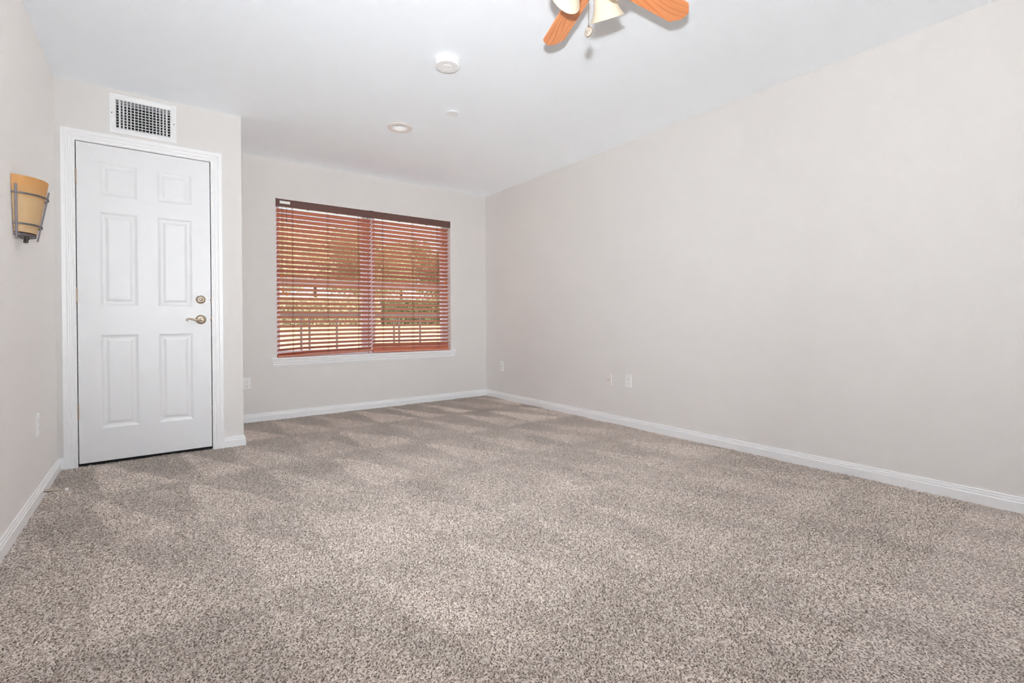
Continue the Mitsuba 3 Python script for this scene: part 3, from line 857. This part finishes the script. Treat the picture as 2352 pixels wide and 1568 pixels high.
# pull chain and medallion
PX, PY, PZ = -2.014, -3.705, H - 0.515
nb = 60
bead = trimesh.creation.icosphere(subdivisions=1, radius=0.0017)
beads = []
for z in np.linspace(PZ + 0.024, H - 0.262, nb):
    b = bead.copy()
    b.apply_translation((PX, PY, z))
    beads.append(b)
obj("pull_chain", cat(beads + [tube([(PX, PY, PZ + 0.018), (PX, PY, H - 0.255)], 0.0006, 5)]), "aged_nickel", fn_, label="beaded pull chain")
vd = np.array([PX, PY, 0]) - np.array([CAM[0], CAM[1], 0])
vd /= np.linalg.norm(vd)
fd = np.array([vd[0] * 0.9 + 0.35 * rgt[0], vd[1] * 0.9 + 0.35 * rgt[1], 0])
fd /= np.linalg.norm(fd)
med = lathe([(0, 0.0028), (0.004, 0.0030), (0.0100, 0.0022), (0.0108, 0.0030), (0.0130, 0.0024), (0.0137, 0), (0.0130, -0.0024), (0.0108, -0.003), (0.0100, -0.0022), (0.004, -0.003), (0, -0.0028)], 40, -fd, (0, 0, 0))
V = med.vertices
V[:, 2] *= 1.32
med.vertices = V
med.apply_transform(trimesh.transformations.rotation_matrix(math.radians(22), fd))
med.apply_translation((PX, PY, PZ))
md = obj("medallion", med, "fan_metal", fn_, smooth=35, label="oval pull chain medallion with an embossed scroll")
# embossed scroll on both faces
e1 = np.cross([0, 0, 1.0], fd)
sc_pts = []
for t in np.linspace(0, 2.0, 40):
    r = 0.0012 + 0.0045 * t / 2
    sc_pts.append((r * math.cos(3.0 * t), r * math.sin(3.0 * t)))
for s in (-1,):
    pts = [np.array([PX, PY, PZ]) + s * fd * 0.0030 + e1 * a + np.array([0, 0, 1.25 * b]) for a, b in sc_pts]
    pts2 = [np.array([PX, PY, PZ]) + s * fd * 0.0030 - e1 * a - np.array([0, 0, 1.25 * b]) for a, b in sc_pts]
    obj("scroll", cat([tube(pts, 0.0008, 6), tube(pts2, 0.0008, 6)]), "aged_nickel", md)
obj("bell_cap", lathe([(0, 0.008), (0.003, 0.007), (0.0045, 0.0), (0, 0.0)], 14, None, (PX, PY, PZ + 0.0165)), "aged_nickel", fn_, smooth=40)

# ---------------------------------------------------------------- the photographer's flash (right above the lens; its head is tilted up) and an added spot
ft = math.radians(FLASH_TILT)
fdir = fwd * math.cos(ft) + np.array([0, 0, 1]) * math.sin(ft)
fdir /= np.linalg.norm(fdir)
fpos = CAM + np.array([0, 0, 0.20])
fl = thing("camera_flash", "small flash unit above the camera lens", "flash")
M = T().look_at(origin=fpos.tolist(), target=(fpos + fdir).tolist(), up=(0, 0, 1))
hw_, hh_ = 0.034, 0.021
vv = np.array([[-hw_, -hh_, 0], [hw_, -hh_, 0], [hw_, hh_, 0], [-hw_, hh_, 0]])
Mm = np.array(M.matrix)
vv = vv @ Mm[:3, :3].T + Mm[:3, 3]
lens = trimesh.Trimesh(vv, [[0, 1, 2], [0, 2, 3]], process=False)
if lens.face_normals[0] @ fdir < 0:
    lens = trimesh.Trimesh(vv, [[0, 2, 1], [0, 3, 2]], process=False)
kf = obj("flash_lens", lens, "white_plastic", fl)
scene[kf]["emitter"] = {"type": "area", "radiance": rgb(FLASH_RADIANCE * 0.95, FLASH_RADIANCE, FLASH_RADIANCE * 1.055)}
bdir = fwd * math.cos(math.radians(8)) - rgt * math.sin(math.radians(8)) + np.array([0, 0, 0.02])   # added spot beside the head, lifts the far walls, swung a little left
scene["added_spot"] = {"type": "spot", "to_world": T().look_at(origin=(fpos + fwd * 0.03).tolist(), target=(fpos + fwd * 0.03 + bdir).tolist(), up=(0, 0, 1)),
                       "intensity": rgb(ADDED_SPOT * 0.95, ADDED_SPOT, ADDED_SPOT * 1.055), "beam_width": 8.0, "cutoff_angle": 40.0}
hb = cbx(-0.037, 0.037, -0.024, 0.024, -0.09, -0.002, 0.003)
hb.apply_transform(Mm)
obj("head", hb, "dark_iron", fl)

# ---------------------------------------------------------------- outdoors, seen through the slats
def conc_col(p, n, uv):
    t = fbm(p.x * 2, p.y * 2, 0, 4)
    return mix(srgb(205, 196, 172), srgb(232, 224, 204), t)


def lawn_col(p, n, uv):
    t = fbm(p.x * 1.2, p.y * 1.2, 0, 4)
    return mix(srgb(208, 206, 168), srgb(232, 228, 198), t)


scene["concrete"] = {"type": "twosided", "bsdf": {"type": "diffuse", "reflectance": proc(conc_col)}}
scene["grass"] = {"type": "twosided", "bsdf": {"type": "diffuse", "reflectance": proc(lawn_col)}}
mat("bark", base_color=rgb(*srgb(96, 82, 70)), roughness=0.9)
mat("rail_metal", base_color=rgb(*srgb(120, 116, 120)), roughness=0.5)
mat("stucco", base_color=rgb(*srgb(232, 222, 196)), roughness=0.9)
for i, c in enumerate(((206, 208, 176), (234, 232, 212), (172, 182, 142))):
    scene[f"leaf_{i}"] = {"type": "principledthin", "base_color": rgb(*srgb(*c)), "roughness": 0.6, "diff_trans": 0.9}
struct("patio", "pale sunlit concrete outside the window")
scene["patio"] = mikit.ply(bx(-60, 60, yw + 0.001, 90, -0.30, -0.12), "concrete")
struct("lawn", "pale sunlit lawn bank rising behind the concrete")
bank = [(17.0, -0.2), (17.0, -0.11), (18.0, 0.05), (21.0, 0.55), (21.6, 0.62), (60.0, 0.70), (60.0, -0.2)]
scene["lawn"] = mikit.ply(ext(Polygon(bank), 80, ((-30, 0, 0), (0, 1, 0), (0, 0, 1), (1, 0, 0))), "grass")
struct("yard", "concrete ground behind the added rear glass door")
scene["yard"] = mikit.ply(bx(-14, 14, -30, YB - 0.121, -0.30, -0.12), "concrete")
rl = thing("patio_railing", "grey metal railing outside the window, seen through the blind slats", "railing")
RY = 2.0
for x in (-2.9, -1.66, -1.554, -1.19, -0.345, -0.262, 0.085, 1.2):
    obj("post", cbx(x - 0.012, x + 0.012, RY - 0.012, RY + 0.012, -0.12, 0.99, 0.002), "rail_metal", rl)
obj("top_rail", cbx(-4.2, 2.6, RY - 0.02, RY + 0.02, 0.985, 1.02, 0.004), "rail_metal", rl)
obj("low_rail", cbx(-4.2, 2.6, RY - 0.015, RY + 0.015, -0.04, -0.01, 0.003), "rail_metal", rl)


def tree(x, y, h, r, mt, label, seed):
    g = np.random.default_rng(seed)
    t = thing("tree", label, "tree", None)
    obj("trunk", tube([(x, y, 0.6), (x + 0.05, y, h * 0.3), (x - 0.05, y + 0.1, h * 0.7)], (0.16, 0.12, 0.05), 8), "bark", t, smooth=True)
    n = 9000
    dirs_ = g.normal(size=(n, 3))
    dirs_ /= np.linalg.norm(dirs_, axis=1, keepdims=True)
    cl = g.integers(0, 16, n)
    cc = np.clip(g.normal(size=(16, 3)), -1.3, 1.3) * np.array([0.5, 0.5, 0.34]) * r
    c = np.array([x, y, h * 0.5]) + cc[cl] + dirs_ * (g.random((n, 1)) ** 0.4) * r * 0.5 * np.array([1, 1, h * 0.28 / r])
    a = g.normal(size=(n, 3))
    a /= np.linalg.norm(a, axis=1, keepdims=True)
    b = np.cross(a, g.normal(size=(n, 3)))
    b /= np.linalg.norm(b, axis=1, keepdims=True)
    s = 0.09 + 0.06 * g.random((n, 1))
    v = np.stack([c - a * s, c + b * s * 0.5, c + a * s, c - b * s * 0.5], 1).reshape(-1, 3)
    k = np.arange(n)[:, None] * 4
    f = np.vstack([k + [0, 1, 2], k + [0, 2, 3]])
    obj("foliage", (v, f), mt, t, kind="stuff")


for i, (x, y, h, r, mt, lb) in enumerate(((2.2, 27, 9.5, 2.6, "leaf_1", "pale leafy tree outside, leftmost behind the left blind"), (8.3, 27, 9.5, 2.6, "leaf_0", "leafy tree outside, behind the middle of the window"),
                                          (14.4, 27, 9.5, 2.6, "leaf_2", "greener tree outside, rightmost behind the right blind"), (7.6, 38, 12.0, 3.2, "leaf_1", "tall far tree outside, behind the left blind"), (15.4, 38, 12.0, 3.2, "leaf_0", "tall far tree outside, behind the right blind"))):
    tree(x, y, h, r, mt, lb, 40 + i)


def hedge(x0, x1, y0, y1, h, mt, label, seed, n=15000):
    g = np.random.default_rng(seed)
    t = thing("hedge", label, "hedge")
    c = np.stack([x0 + (x1 - x0) * g.random(n), y0 + (y1 - y0) * g.random(n), 0.62 + h * g.random(n) ** 0.9], 1)
    a = g.normal(size=(n, 3))
    a /= np.linalg.norm(a, axis=1, keepdims=True)
    b = np.cross(a, g.normal(size=(n, 3)))
    b /= np.linalg.norm(b, axis=1, keepdims=True)
    s = 0.07 + 0.06 * g.random((n, 1))
    v = np.stack([c - a * s, c + b * s * 0.5, c + a * s, c - b * s * 0.5], 1).reshape(-1, 3)
    k = np.arange(n)[:, None] * 4
    obj("foliage", (v, np.vstack([k + [0, 1, 2], k + [0, 2, 3]])), mt, t, kind="stuff")
    xs = np.linspace(x0 + 0.4, x1 - 0.4, 9)
    obj("stem", cat([tube([(x, (y0 + y1) / 2, 0.55), (x + 0.05, (y0 + y1) / 2, 0.62 + h * 0.6)], 0.03, 6) for x in xs]), "bark", t, kind="stuff")


hedge(-3.0, 7.2, 22, 23, 1.6, "leaf_1", "pale green hedge outside, behind the left blind", 71)
hedge(7.5, 16.0, 22, 23, 1.6, "leaf_2", "darker green hedge outside, behind the right blind", 72)
